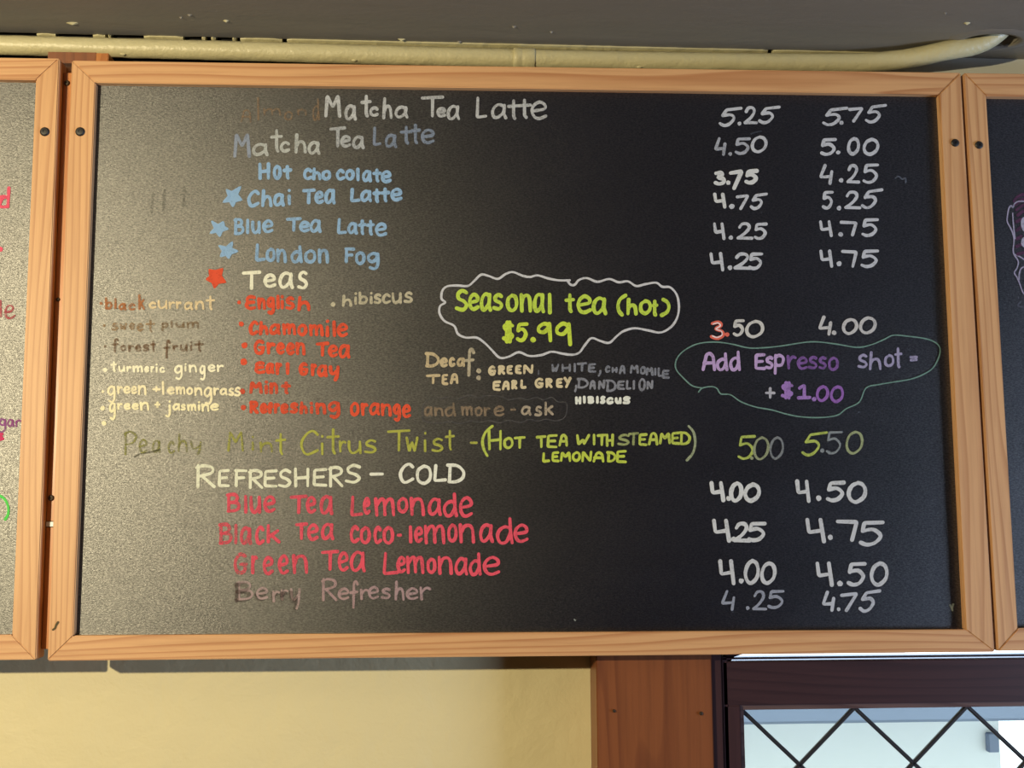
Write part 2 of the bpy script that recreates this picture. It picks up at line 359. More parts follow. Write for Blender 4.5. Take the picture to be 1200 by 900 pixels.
# ------------------------------------------------------------------ lettering engine
GL = {
'M':"0,0 1.2,10 5,4.5 8.8,10 10,0", 'a':"~9,8.6 5,10 1.5,8 0,4 1.5,.5 4.5,.6 8,4 9,8.6|9,9.6 8.7,3 10,0", 't':"5,10 5,1.2 6.4,0|0,6.8 10,7.2",
'c':"~9.5,8.3 6,10 2,8.3 0,5 1.5,1.2 5,0 10,1.6", 'h':"1,10 0,0|~.4,3 3,5.6 7,6 9.2,4 10,0", 'T':"0,9.4 10,10|5.2,9.7 5,0",
'e':"~.6,4.6 9,5.8 9.2,8.4 5.5,10 1.5,8 0,4.5 2,.9 5.5,0 10,1.4", 'L':"1,10 0,0 10,.6", 'l':"4,10 6,0", 'C':"~10,8.4 7,10 3,8.6 0,5 1,1.5 4,0 10,1.8",
'H':"0,10 .3,0|10,10 9.7,0|0,4.6 10,5.2", 'o':"~5,10 1,8 0,5 1,1.6 5,0 9,2 10,5.6 8.5,9 5,10", 'i':"4.5,5.8 5,0|5,10 5.2,9.8",
'B':"1,10 1,0|~0,9.6 6,10 8.6,8 6.5,5.8 1.6,5.2|~1.6,5.2 8,5 10,2.8 7.5,.5 .6,0", 'u':"~0,10 .2,4 2,.5 5,.2 8.5,3 9.3,6|9.3,10 9.7,0", 'n':"0,10 .6,0|~.6,5 3,9 7,9.6 9.3,7 10,0",
'd':"~8.6,6 5,6.6 1,5 0,2.5 2,0 6,.5 8.8,4|8.4,10 9,3 10,0", 'F':"1,10 .5,0|0,10 10,9.7|.8,5 8,5.3", 'g':"~9,9.2 5,10 1,8.4 .6,6 4,4.6 8,6.4 9,9|~9,9.6 9.4,3 6.5,0 2,.6",
'b':"0,10 0,0|~0,4 4,6.4 9,5.4 10,2.6 7,.2 0,.4", 's':"~9,9 5.5,10 1.6,8.4 2,6 7,4.5 9.4,2.4 6,.2 0,.9", 'r':"0,10 1,0|~1,5.5 4,8.5 7,9.8 10,9",
'y':"~0,10 1,5.6 4,4.6 8.6,7|10,10 9,3 6.5,0", 'k':"0,10 0,0|9,6.8 1,3.2|3,4 10,0", 'p':".5,10 0,0|~.6,9 5,10 9.6,8.4 8,5 3,4.4 .6,5.2", 'f':"~9.6,8.8 7.6,10 5,9.2 4.4,6 4,0|0,5.6 9,5.9",
'm':"0,10 .6,0|~.6,6 2.6,9.5 4.6,9 5.2,.4|~5.2,6 7,9.6 9.2,9 10,0", 'E':"10,10 .5,9.6 0,.3 10,0|.3,5 8,5.3", 'N':"0,0 .6,10 9,0 10,10", 'A':"0,0 3,9 6,10 9,8 10,0|1,4 9.5,4",
'D':"1.5,9.6 1,0|~0,10 6,9.5 10,6 9,2 5,0 .6,0", 'G':"~9,9 5,10 1,7.5 0,3.5 3,0 8,.5 9.6,4|5,4.5 10,4.5", 'W':"0,10 1,0 5,5.5 5.8,0 10,10", 'w':"0,10 2.4,0 5,7 7.5,0 10,10", 'I':"5,10 5,0",
'R':"1,10 .8,0|~0,9 4,10 9,9 8.5,6.5 2,5|3,5 10,0", 'Y':"0,10 5,5|10,10 2.6,0", 'P':"1,9.5 .8,0|~0,9 5,10 10,8 7,5 1,4.3", 'j':"~8,7 8.6,2 5,0 0,.6|8,10 8.2,9.6",
'(':"~10,10 3,8 0,5 1.4,2 5,0", ')':"~2,10 8,8.2 10,5 7,2 0,0", 'O':"~5,10 1,8 0,5 1,1.6 5,0 9,2 10,5.6 8.5,9 5,10", 'S':"~9.6,9 5.5,10 1.6,8.4 2,6 7,4.6 9.6,2.4 6,.2 0,.9",
'0':"~5.6,10 2,8.4 0,4.6 1.2,1.2 4.6,0 8.8,2.4 10,6 8.5,9 5.6,10", '1':"1,7.6 5.4,10 5.2,.4|0,0 10,.4", '2':"~1,7.6 3,9.8 6.6,9.8 8,7.4 5,3.6 0,.4|0,.4 10,.2",
'3':"~1,9.2 6,10 8,8 4,5.8 9,4.2 9.6,1.6 5,0 .6,1", '4':"4,10 0,3.4 9,3.8|10,6.6 8.4,0", 'X':"0,10 1,4.2 8.4,5|8,10 10,0", '5':"9.6,9.8 1.6,9.6 .8,6|~.8,6 5.4,6.7 8.7,4 6.4,.9 2.8,0 0,.9",
'Z':"10,10 3.2,9 1.4,5.8|~1.4,5.8 5.2,6.2 6.7,4 4.6,.9 2,0 0,1.2", '7':"0,9 9.4,10 3,0", 'Q':"0,10 10,9.6 7.6,0", '9':"~9,8.8 5,10 1,8 1,5.6 5,5 9,8|9,9.8 10,0",
'$':"~9.6,8.2 5,9 .6,7.6 4,5.2 9.4,3 5,.9 0,1.6|3.6,10 3.4,0|6.4,10 6.6,0", '+':"0,5 10,5|5,10 5,0", 'K':"~9,9.4 5,10 1,8.6 1.2,6 5,5.2|~5,5.2 .8,4.6 0,2 4,0 10,.8|4,5.2 8.6,5.5", '-':"0,4 10,6", '.':"", ',':"7,10 6,5 0,0", '=':"0,8 10,9|0,1 10,2",
}
def smooth(pts, closed=False):
    out = []; n = len(pts)
    for i in range(n - 1):
        p0 = pts[i-1] if i > 0 else (pts[n-2] if closed else pts[0]); p1 = pts[i]; p2 = pts[i+1]
        p3 = pts[i+2] if i + 2 < n else (pts[1] if closed else pts[n-1])
        for k in range(5):
            t = k / 5
            out.append(tuple(0.5*((2*p1[c]) + (-p0[c]+p2[c])*t + (2*p0[c]-5*p1[c]+4*p2[c]-p3[c])*t*t + (-p0[c]+3*p1[c]-3*p2[c]+p3[c])*t**3) for c in (0, 1)))
    out.append(pts[-1]); return out
def soften(pts, r):
    """round the corners of a straight-sided stroke by r"""
    if len(pts) < 3: return pts
    out = [pts[0]]
    for i in range(1, len(pts) - 1):
        a, b_, c = pts[i-1], pts[i], pts[i+1]
        la = math.dist(a, b_); lc = math.dist(b_, c); ra = min(r, la*.4)/max(la, 1e-6); rc = min(r, lc*.4)/max(lc, 1e-6)
        p = (b_[0]+(a[0]-b_[0])*ra, b_[1]+(a[1]-b_[1])*ra); q = (b_[0]+(c[0]-b_[0])*rc, b_[1]+(c[1]-b_[1])*rc)
        for t in (0, .25, .5, .75, 1):
            out.append(((1-t)**2*p[0]+2*t*(1-t)*b_[0]+t*t*q[0], (1-t)**2*p[1]+2*t*(1-t)*b_[1]+t*t*q[1]))
    out.append(pts[-1]); return out
_lift = [0]
class Ink:
    """strokes of one colour, collected in picture pixels and laid on a board's face"""
    def __init__(s, y=None): s.v = []; s.f = []; s.y = Y_PANEL if y is None else y
    def lay(s, px, py, dy):
        p = at(px, py, s.y); return (p.x, s.y - dy, p.z)
    def stroke(s, pts, w, vary=0.12):
        _lift[0] = (_lift[0] + 1) % 7; dy = 0.0004 + _lift[0] * 0.00002
        q = [pts[0]]
        for p in pts[1:]:
            if math.dist(p, q[-1]) > 0.25: q.append(p)
        if len(q) < 2: s.dot(pts[0][0], pts[0][1], w); return
        n = len(q); h = w / 2; ph = random.uniform(0, 6.28)
        base = len(s.v); L = 0
        dirs = []
        for i in range(n):
            a = q[max(i-1, 0)]; b_ = q[min(i+1, n-1)]; d = math.dist(a, b_) or 1
            dirs.append(((b_[0]-a[0])/d, (b_[1]-a[1])/d))
        def rad(l): return h * (1 + vary * math.sin(l * 0.22 + ph) + vary * .4 * math.sin(l * .9 + 2 * ph))
        left = []; right = []
        for i in range(n):
            if i: L += math.dist(q[i], q[i-1])
            r = rad(L); dx, dyy = dirs[i]
            left.append((q[i][0] - dyy*r, q[i][1] + dx*r)); right.append((q[i][0] + dyy*r, q[i][1] - dx*r))
        def cap(c, d, r, sgn):
            a0 = math.atan2(d[1], d[0]); o = []
            for k in range(1, 5):
                an = a0 + sgn * (math.pi/2 - math.pi * k / 5)
                o.append((c[0] + math.cos(an)*r, c[1] + math.sin(an)*r))
            return o
        capE = cap(q[-1], dirs[-1], rad(L), 1); d0 = (-dirs[0][0], -dirs[0][1]); capS = cap(q[0], d0, rad(0), 1)
        cum = 0
        for i, (a, b_) in enumerate(zip(left, right)):
            if i: cum += math.dist(q[i], q[i-1])
            dl = dy + min(cum, 400) * 1.2e-6
            s.v.append(s.lay(*a, dl)); s.v.append(s.lay(*b_, dl))
        dend = dl
        for i in range(n - 1): s.f.append((base+2*i, base+2*i+1, base+2*i+3, base+2*i+2))
        k0 = len(s.v)
        for p in capE: s.v.append(s.lay(*p, dend))
        s.f.append(tuple([base+2*(n-1)] + [k0+i for i in range(4)] + [base+2*(n-1)+1]))
        k0 = len(s.v)
        for p in capS: s.v.append(s.lay(*p, dy))
        s.f.append(tuple([base+1] + [k0+i for i in range(4)] + [base]))
    def dot(s, x, y, w):
        k0 = len(s.v)
        for k in range(12):
            a = 2*math.pi*k/12; r = w/2*random.uniform(.88, 1.1)
            s.v.append(s.lay(x+math.cos(a)*r, y+math.sin(a)*r, 0.0004))
        s.f.append(tuple(range(k0, k0+12)))
    def poly(s, pts):
        k0 = len(s.v); cx = sum(p[0] for p in pts)/len(pts); cy = sum(p[1] for p in pts)/len(pts)
        s.v.append(s.lay(cx, cy, .0002))
        for p in pts: s.v.append(s.lay(*p, .0002))
        n = len(pts)
        for k in range(n): s.f.append((k0, k0+1+k, k0+1+(k+1) % n))
    def build(s, name, m, parent, label=None):
        me = bpy.data.meshes.new(name); o0 = parent_loc(parent)
        me.from_pydata([(v[0]-o0.x, v[1]-o0.y, v[2]-o0.z) for v in s.v], [], s.f); me.update()
        o = link(name, me, m, parent)
        if label: o['label'] = label
        return o
import re
def write(ink, crop, ys, text, w):
    w = w * 0.93
    """text = tokens 'ch' + 'x0/x1' in the crop's pixels, optional ':y0/y1'; ys = (top, xheight, base, descender, slope)"""
    ox, oy, sc = crop; top, xh, base, desc, slope = ys
    x_first = None
    for tok in text.split():
        ch = tok[0]; rest = tok[1:]; yy = None
        if ':' in rest: rest, yy = rest.split(':')
        x0, x1 = [float(t) for t in rest.split('/')]
        if x_first is None: x_first = x0
        off = slope * ((x0 + x1)/2 - x_first)
        if yy: y0, y1 = [float(t) for t in yy.split('/')]
        else:
            if ch in 'acemnorsuvw': y0, y1 = xh, base
            elif ch in 'gpy': y0, y1 = xh, desc
            elif ch == 'j': y0, y1 = top, desc
            elif ch == '.': y0 = y1 = base - w*sc*.5
            elif ch == '-': y0, y1 = (xh+base)/2 - 4, (xh+base)/2 + 4
            elif ch == ',': y0, y1 = base - (base-top)*.3, base + (base-top)*.15
            else: y0, y1 = top, base
            y0 += off; y1 += off
        if ch == '.':
            ink.dot(ox + (x0+x1)/2/sc, oy + (y0+y1)/2/sc, max(w*1.15, (x1-x0)/sc)); continue
        h = w * sc * 0.5
        bx0, bx1 = x0 + h, x1 - h
        if bx1 < bx0: bx0 = bx1 = (x0+x1)/2
        by0, by1 = y0 + h, y1 - h
        if by1 < by0: by0 = by1 = (y0+y1)/2
        for st in GL[ch].split('|'):
            sm = st.startswith('~'); st = st.lstrip('~')
            pts = []
            for p in st.split():
                u, v_ = [float(t) for t in p.split(',')]
                pts.append((ox + (bx0 + (bx1-bx0)*u/10)/sc + random.uniform(-.15,.15), oy + (by1 + (by0-by1)*v_/10)/sc + random.uniform(-.15,.15)))
            pts = smooth(pts) if sm else soften(pts, w*.5)
            ink.stroke(pts, w)
def line(parent, col, alpha, w, crop, ys, text, label=None, name='lettering', y=None):
    ink = Ink(y); write(ink, crop, ys, text, w); return ink.build(name, chalk(col, alpha), parent, label)
def curve(parent, col, alpha, w, crop, pts, label=None, name='outline', wob=0):
    ink = Ink(); ox, oy, sc = crop
    for st in pts:
        q = [(ox+x/sc, oy+y/sc) for x, y in st]
        cl = math.dist(q[0], q[-1]) < .5 and len(q) > 3
        ink.stroke(smooth(q, cl) if len(q) > 2 else q, w, 0.10)
    return ink.build(name, chalk(col, alpha), parent, label)

# ------------------------------------------------------------------ menu boards
def board(outer, inner, label):
    """outer / inner: picture corners TL TR BR BL of the frame"""
    O = [at(*p) for p in outer]; I = [at(*p) for p in inner]
    base = Vector(((O[2].x+O[3].x)/2, 0.011, min(O[2].z, O[3].z)))
    root = empty('menu_board', base, label, 'menu board', 'wood-framed chalkboard menus hung in a row')
    for k in range(4):
        a, b_, c, d = O[k], O[(k+1) % 4], I[(k+1) % 4], I[k]
        g = 0.00012
        pts = [(p.x, p.z) for p in (a, b_, c, d)]
        cx = sum(p[0] for p in pts)/4; cy = sum(p[1] for p in pts)/4
        v, f = prism(pts, 0.0, Y_BACK)
        o = mk('rail', v, f, FR_H if k % 2 == 0 else FR_V, root, bevel=0.0009)
    Ip = [(p.x, p.z) for p in I]; cx = sum(p[0] for p in Ip)/4; cy = sum(p[1] for p in Ip)/4
    Ip = [(cx+(p[0]-cx)*1.012, cy+(p[1]-cy)*1.012) for p in Ip]
    v, f = prism(Ip, Y_PANEL, Y_BACK - .003); mk('writing_panel', v, f, BOARD, root)
    return root
def screw(parent, px, py, r=0.0047, y=0.0, m=SCREW):
    c = at(px, py, y); v = []; f = []
    for k in range(16):
        a = 2*math.pi*k/16
        for rr_, dy in ((1.0, .0005), (1.0, -.0008), (.75, -.0018), (.35, -.0020), (.30, -.0012), (0.02, -.0012)):
            v.append((c.x+math.cos(a)*r*rr_, y+dy, c.z+math.sin(a)*r*rr_))
    for k in range(16):
        for q in range(5): f.append((k*6+q, ((k+1)%16)*6+q, ((k+1)%16)*6+q+1, k*6+q+1))
    mk('screw', v, f, m, parent, smooth=False)
MB = board([(84,70.7),(1126,85),(1165.8,764.1),(55.5,774.4)], [(111.7,96.7),(1101,110.3),(1132,738),(86,745)],
           'large central chalkboard menu listing lattes, teas and refreshers with prices')
LB = board([(-960,54),(69.5,68.3),(42,773),(-1070,784)], [(-932,80),(42,93.5),(13.9,744),(-1040,755)],
           'left chalkboard menu cut off by the picture edge, with pink and green writing')
RB = board([(1129.5,85.3),(2170,99),(2275,752),(1169.5,763)], [(1156,112.5),(2142,126),(2243,726),(1193,736.5)],
           'right chalkboard menu cut off by the picture edge, with purple drawing')
screw(MB, 94, 154.5); screw(MB, 1119, 167.5, .0042); screw(LB, 52.5, 154.5); screw(RB, 1147, 170, .0042)
# small knot chip on the lower left stile
ink = Ink(-0.0003); ink.stroke([(68,729),(66,732),(64.5,736),(62,738)], 2.2); ink.build('chip', chalk((96,82,44), 1.0), MB, 'dark chipped knot')

# ---- writing on the central board
WH=(208,208,200); CR=(232,228,196); BL=(150,186,214); OR=(232,84,44); PK=(238,84,98); YG=(196,212,70); TAN=(212,190,142); GY=(120,121,124)
A6=(260,100,6); A5=(440,100,5.4545); B4=(230,180,4.444); E4=(240,310,4.615); D5=(110,330,5); F3=(480,310,3.636); G6=(480,400,6)
W7=(640,410,7.06); H6=(130,490,6); I5=(320,490,5); K3=(550,490,4.2857); J1=(220,540,5); J2=(430,540,5); G3=(780,380,3.529)
P1=(820,110,4.8); P2=(820,210,4.8); P3=(820,230,4.8); P4=(820,490,4.8); P5=(820,600,4.8)
def T(*a, **k): return line(MB, *a, **k)
T((150,124,92), .62, 2.4, A6, (85,165,250,300,0), "A130/210:165/262 l245/268 m288/418:160/215 o438/500:180/250 n528/598:165/215 d636/690:90/250", 'rubbed-out pale brown word Almond')
T(WH, .80, 4.0, A6, (66,138,228,0,0), "M720/840 a860/950:135/250 t975/1055:66/226 c1035/1105:148/224", 'white lettering Matcha Tea Latte, top line')
T(WH, .76, 3.8, A5, (75,130,215,0,0), "h44/110:78/218 a122/212 T290/438:66/206 e388/452:138/208 a455/542:125/226 L640/715:72/215 a738/842:115/218 t842/922:90/222 t905/1000:86/216 e990/1098:98/222")
T((158,168,180), .74, 3.9, A6, (335,405,500,0,0), "M80/205:335/510", 'grey-blue capital M')
T((200,202,190), .82, 3.9, A6, (335,400,492,0,0), "a212/330:405/500 t340/430:308/475 c408/482:392/475 h510/598:340/480 a602/694:392/490", 'pale grey lettering atcha')
T((190,192,186), .80, 3.9, A6, (290,350,445,0,0), "T755/875:290/438 e832/910:348/440 a915/1005:352/450", 'pale grey lettering Tea')
T((138,150,164), .78, 3.9, A6, (290,350,430,0,0), "L1060/1125:290/430", 'grey-blue capital L')
T((138,150,164), .76, 3.9, A5, (290,350,430,0,0), "a58/140:310/402 t155/238:258/380 t222/290:246/378 e290/380:275/378", 'grey-blue lettering atte')
T(BL, .95, 4.4, B4, (48,80,140,0,0), "H322/386:46/138 o398/446:58/138 t450/500:60/138", 'light blue lettering Hot chocolate')
T(BL, .90, 4.2, B4, (48,80,140,0,0), "c556/606:74/140 h603/652:72/140 o652/704:84/142 c726/776:80/142 o774/826:80/142 l832/852:74/146 a862/916:84/150 t916/966:78/152 e960/1018:86/156")
T(BL, .92, 4.3, B4, (185,205,280,0,0), "C266/332:188/282 h338/398:186/280 a400/462:205/278 i472/498:184/272 T550/622:182/264 e616/666:192/264 a666/727:182/266 L800/856:180/256 a854/916:188/254 t918/962:180/258 t958/1010:178/256 e1010/1074:178/250", 'light blue lettering Chai Tea Latte')
T(BL, .88, 4.0, B4, (335,350,420,0,0), "B193/252:335/426 l260/276:338/420 u286/338:350/420 e343/404:343/416 T467/550:331/408 e534/592:350/412 a590/653:341/414 L733/786:335/422 a786/842:356/422 t842/886:344/426 t884/932:344/428 e930/994:358/434", 'light blue lettering Blue Tea Latte')
T(BL, .84, 4.1, B4, (470,495,570,0,0), "L306/362:467/564 o362/414:490/566 n416/472:494/570 d490/556:477/572 o562/626:498/574 n632/692:494/574 F770/828:488/572 o826/882:508/582 g886/958:512/608", 'light blue lettering London Fog')
def star(col, crop, pts, lab):
    ink = Ink(); ox, oy, sc = crop; q = [(ox+x/sc, oy+y/sc) for x, y in pts]
    ink.poly(q); q2 = q + [q[0]]
    cx = sum(p[0] for p in q)/len(q); cy = sum(p[1] for p in q)/len(q)
    q2 = [(cx+(x-cx)*.86, cy+(y-cy)*.86) for x, y in q2]
    ink.stroke(soften(q2, .5), 2.6); ink.build('star', chalk(col, 1.0), MB, lab)
F6=(150,180,6)
star(BL, F6, [(690,250),(730,266),(798,226),(772,285),(808,328),(756,340),(738,380),(714,340),(662,346),(706,300)], 'light blue hand-drawn star beside the chai line')
star(BL, F6, [(585,472),(634,500),(674,476),(680,514),(712,530),(665,548),(646,590),(620,552),(572,564),(606,526)], 'light blue hand-drawn star beside the blue tea line')
star(BL, F6, [(634,645),(690,656),(738,615),(728,668),(780,687),(730,706),(710,742),(688,716),(645,728),(662,686)], 'light blue hand-drawn star beside the London Fog line')
star(OR, E4, [(22,24),(60,30),(100,18),(92,60),(118,98),(76,102),(52,132),(38,100),(4,82),(26,64)], 'orange-red hand-drawn star beside the teas heading')
T(CR, 1.0, 4.2, E4, (35,50,130,0,0), "T200/306:33/138 e316/387:48/128 a398/482:38/134 s500/562:32/138", 'cream lettering Teas')
T(OR, .86, 4.3, E4, (165,178,245,270,0), "K218/280:165/248 n284/332:178/246 g334/382:172/272 l388/404:162/242 i410/428:165/244 s434/490:172/248 h500/572:170/254 .176/196:205/205", 'orange-red lettering English')
T(OR, .92, 4.3, E4, (300,318,388,0,0), "C238/292:302/384 h292/346:306/384 a348/412:318/382 m418/495:318/384 o500/556:320/388 m562/645:322/390 i652/676:298/392 l688/712:302/392 e714/776:314/394 .184/212:322/322", 'orange-red lettering Chamomile')
T(OR, .92, 4.3, E4, (412,422,490,0,0), "G264/326:405/488 r334/382:420/488 e386/434:420/488 e438/488:420/490 n490/546:418/492 T598/674:418/500 e666/722:432/504 a722/788:430/510 .198/232:438/438", 'orange-red lettering Green Tea')
T(OR, .90, 4.5, E4, (525,535,598,632,0), "K268/328:522/594 a328/378:530/594 r382/420:530/598 l438/458:530/598 G508/562:528/602 r572/606:536/606 a608/666:540/610 y670/730:545/632 .192/230:528/528", 'orange-red lettering Earl Gray')
T(OR, .72, 4.4, E4, (630,640,700,0,0), "M240/314:628/702 i322/344:626/702 n348/398:636/702 t412/468:632/704 .188/218:686/686", 'half-rubbed orange-red lettering Mint')
T(OR, .82, 4.3, E4, (735,750,808,832,0), "R238/292:735/808 e296/338:746/808 f336/372:742/808 r372/408:748/808 e408/454:748/808 s458/508:745/808 h512/558:740/810 i568/586:742/808 n598/658:746/812 g662/736:738/834 .194/224:774/774", 'orange-red lettering Refreshing')
T(OR, .95, 4.0, E4, (745,755,815,850,0), "o784/838:742/822 r844/886:748/820 a888/950:746/818 n952/1012:750/822 g1016/1062:752/850 e1066/1116:756/832", 'orange-red lettering Orange')
T((206,196,160), .85, 3.4, E4, (150,162,215,0,0), "h742/798:164/230 i804/828:150/220 b832/882:146/216 i890/910:148/214 s912/958:156/216 c958/1008:156/214 u1010/1068:150/214 s1076/1128:146/210 .680/706:216/216", 'pale tan lettering hibiscus')
TB=(176,128,82)
T((186,118,66), .70, 3.2, D5, (90,120,165,0,0), "b66/110:92/166 l118/136:96/162 a144/192:124/170 c202/246:126/172 k260/302:75/168 .34/52:128/128", 'half-rubbed brown lettering black')
T((230,206,156), .82, 2.8, D5, (90,115,165,0,0), "c322/368:118/160 u374/434:108/162 r438/478:116/160 r480/516:116/160 a528/582:118/168 n592/648:112/166 t654/712:82/168", 'half-rubbed tan lettering currant')
T((166,134,92), .62, 2.9, D5, (225,242,285,300,0), "s104/146:238/290 w150/196:242/288 e206/242:240/284 e250/292:242/292 t302/362:222/300 .52/70:258/258", 'almost erased brown word sweet')
T((150,122,84), .55, 2.8, D5, (225,240,275,300,0), "p396/438:238/292 l450/464:226/272 u478/534:236/272 m542/618:234/276", 'almost erased brown word plum')
T((128,94,58), .58, 2.8, D5, (340,370,412,0,0), "f104/148:330/415 o154/192:370/410 r200/236:370/412 e240/278:368/412 s284/328:366/412 t330/368:345/414 f408/452:340/450 r460/496:370/408 u504/552:366/410 i562/580:350/408 t588/646:345/414 .58/76:380/380", 'almost erased brown words forest fruit')
T((244,236,196), .98, 2.7, D5, (468,492,532,576,0), "t98/138:464/530 u144/186:492/530 r190/222:494/530 m228/290:492/532 e296/326:494/532 r332/356:494/534 i362/376:480/536 c384/418:498/536 g470/524:488/576 i530/546:476/528 n556/606:486/534 g618/658:488/580 e668/714:484/530 r720/762:486/530 .54/80:518/518", 'cream lettering turmeric ginger')
T((242,228,180), .95, 2.8, D5, (585,612,662,712,0), "g78/130:608/712 r136/172:612/658 e174/216:610/658 e218/254:610/660 n258/310:606/666 +342/392:612/650 l396/418:584/666 e428/476:616/662 m480/538:614/664 o542/582:618/666 n588/638:618/670 g642/698:616/722 r700/736:620/668 a738/784:622/668 s788/824:620/672 s822/864:616/674 .44/62:645/645", 'pale yellow lettering green plus lemongrass')
T((244,232,180), .98, 2.8, D5, (695,712,756,808,0), "g88/132:706/812 r136/172:710/752 e176/216:710/752 e222/264:710/754 n270/326:704/756 +354/392:702/740 j418/456:694/796 a462/508:712/756 s508/542:716/758 m546/602:716/760 i610/624:700/758 n630/678:714/764 e682/734:712/758 .38/66:742/742 .46/74:830/830", 'cream lettering green plus jasmine')
T((200,224,74), .92, 4.6, F3, (105,122,205,0,0), "S193/252:104/202 e248/298:120/198 a298/352:118/202 s352/402:122/198 o410/464:124/204 n468/522:122/206 a524/578:120/208 l586/608:120/212 t660/706:122/208 e710/777:128/212 a776/842:136/216 (880/928:124/222 h922/972:142/218 o976/1032:148/216 t1028/1060:150/222 )1066/1112:142/224", 'yellow-green lettering Seasonal tea (hot)')
T((208,228,66), .95, 4.8, F3, (245,245,330,0,0), "$394/448:238/336 5452/508:244/332 .514/538:320/320 9538/608:244/332 9616/692:244/348", 'yellow-green price $5.99')
curve(MB, (214,212,206), 1.0, 2.6, F3, [[(672,70),(686,86),(704,86),(722,66),(755,58),(800,74),(850,62),(890,76),(930,72),(965,92),(1005,84),(1050,78),(1076,95),(1110,98),(1138,130),(1147,180),(1140,225),(1115,265),(1070,290),(1020,282),(960,272),(912,284),(882,306),(850,334),(812,326),(775,314),(748,342),(722,376),(690,385),(650,380),(605,372),(562,386),(510,390),(465,374),(425,392),(385,398),(350,365),(320,335),(285,312),(240,312),(206,296),(190,262),(150,242),(128,210),(130,178),(152,162),(136,146),(140,112),(160,94),(200,90),(248,92),(276,70),(305,44),(338,50),(376,62),(408,42),(440,33),(480,48),(512,54),(545,47),(590,60),(635,68),(682,68)]], 'white wavy cloud outline around the seasonal tea')
T(TAN, .84, 3.8, G6, (80,112,182,0,0), "D106/212:76/184 e212/270:112/184 c274/324:110/180 a330/392:112/182", 'tan lettering Decaf')
T((200,186,150), .84, 3.8, G6, (80,112,182,0,0), "f384/462:46/250 .468/504:208/208 .468/502:258/258")
T(TAN, .88, 3.4, G6, (228,228,300,0,0), "T114/216:230/302 E224/272:228/308 A284/344:222/302", 'tan lettering TEA')
T((224,206,158), .92, 3.4, G6, (168,168,240,0,-.02), "G554/608:170/242 R620/672:168/236 E680/726:168/234 E742/788:166/232 N796/872:160/232 E582/642:275/350 A648/704:274/344 R714/758:270/338 L776/822:266/336 G878/944:256/330 R952/1006:258/330 E1028/1078:256/328 Y1082/1138:250/330", 'pale tan lettering GREEN and EARL GREY')
T((142,144,148), .78, 3.0, W7, (115,115,190,0,0), "W42/110:114/190 H126/206:114/184 I228/246:108/186 T252/340:102/180 E345/414:110/190 C484/532:128/192 H540/592:140/192 A600/658:124/202 M690/768:120/198 O774/828:134/206 M822/888:138/214 I892/912:148/214 L920/956:146/226 E956/1022:162/240 ,424/466:166/224", 'faint grey lettering WHITE, CHAMOMILE')
T((148,148,150), .82, 3.0, W7, (250,250,330,0,0), ",230/262:288/352 D252/352:232/320 A354/412:250/330 N428/490:246/328 D490/582:244/348 E586/652:252/332 L658/706:250/332 I712/738:250/332 O762/824:232/344 N828/888:250/330", 'faint grey lettering DANDELION')
T((110,110,112), .6, 2.6, G6, (0,0,0,0,0), ",900/914:200/240")
T((226,226,204), 1.0, 3.6, W7, (382,382,450,0,0), "H238/292:384/454 I304/328:380/446 B340/400:382/448 I412/436:380/446 S444/492:378/450 C496/558:388/452 u568/626:390/450 S632/698:382/454", 'white lettering HIBISCUS')
T((150,128,98), .74, 3.0, G6, (430,455,525,0,0), "a100/166:455/528 n172/240:462/528 d246/328:428/530 m362/446:455/526 o456/514:458/528 r520/572:462/528 e590/668:450/530 -705/748:472/490", 'faint brown lettering and more')
T((196,178,146), .72, 3.2, G6, (430,455,525,0,0), "a782/856:452/522 s878/934:452/530 k948/1014:422/522", 'pale tan lettering ask')
curve(MB, (96,92,86), .55, 1.3, G6, [[(100,560),(94,515),(92,470),(115,420),(165,398),(225,402),(272,392),(320,412),(380,392),(430,380),(490,402),(520,388),(545,380),(600,384),(650,390),(700,412),(780,398),(830,412),(890,394),(940,412),(1000,394),(1040,425),(1100,432),(1106,480),(1085,540),(1020,560),(960,548),(900,562),(840,550),(780,572),(700,555),(630,575),(560,556),(500,572),(430,560),(350,580),(280,565),(200,577),(100,560)]], 'faint grey wavy outline around and more ask')
OL=(160,160,66)
T((150,148,72), .58, 2.8, H6, (90,145,245,260,0), "P88/186:88/262 e194/258:144/248 a288/352:152/246 c398/452:160/252 h468/542:108/242 y558/640:160/262", 'almost erased olive word Peachy')
curve(MB, (70,66,40), .62, 1.6, H6, [[(165,272),(215,248),(270,240),(345,222)]], 'dark smear under the erased word', 'smear')
T((172,170,72), .70, 3.0, H6, (90,170,240,0,0), "M818/936:88/236 i984/1010:124/228 n1044/1142:166/244", 'faded olive lettering Min')
T((180,180,70), .88, 3.2, I5, (90,130,212,0,0), "t12/78:86/218 C160/268:68/220 i276/300:98/218 t312/392:60/214 r384/432:130/202 u438/522:130/212 s532/612:122/210 T668/806:66/196 w776/852:108/202 i874/908:80/200 s928/1002:114/202 t1006/1066:68/192 -1152/1200:138/152", 'olive green lettering Citrus Twist')
T((194,206,80), .90, 3.4, K3, (88,88,150,0,0), "(60/122:34/196 H92/164:58/162 o170/222:94/156 T222/282:90/154 T334/388:86/150 E388/444:80/152 A446/496:78/144 W536/606:80/138 I618/634:78/138 T640/690:78/140 H684/726:78/144", 'yellow-green lettering (HOT TEA WITH')
T((176,184,112), .72, 3.2, K3, (80,80,138,0,0), "S742/808:78/140 T796/852:70/138", 'greyish green lettering ST')
T((194,206,80), .90, 3.4, K3, (80,80,138,0,0), "E848/894:76/140 A896/948:68/138 M952/1012:70/132 E1012/1058:68/134 D1052/1112:66/136", 'yellow-green lettering EAMED')
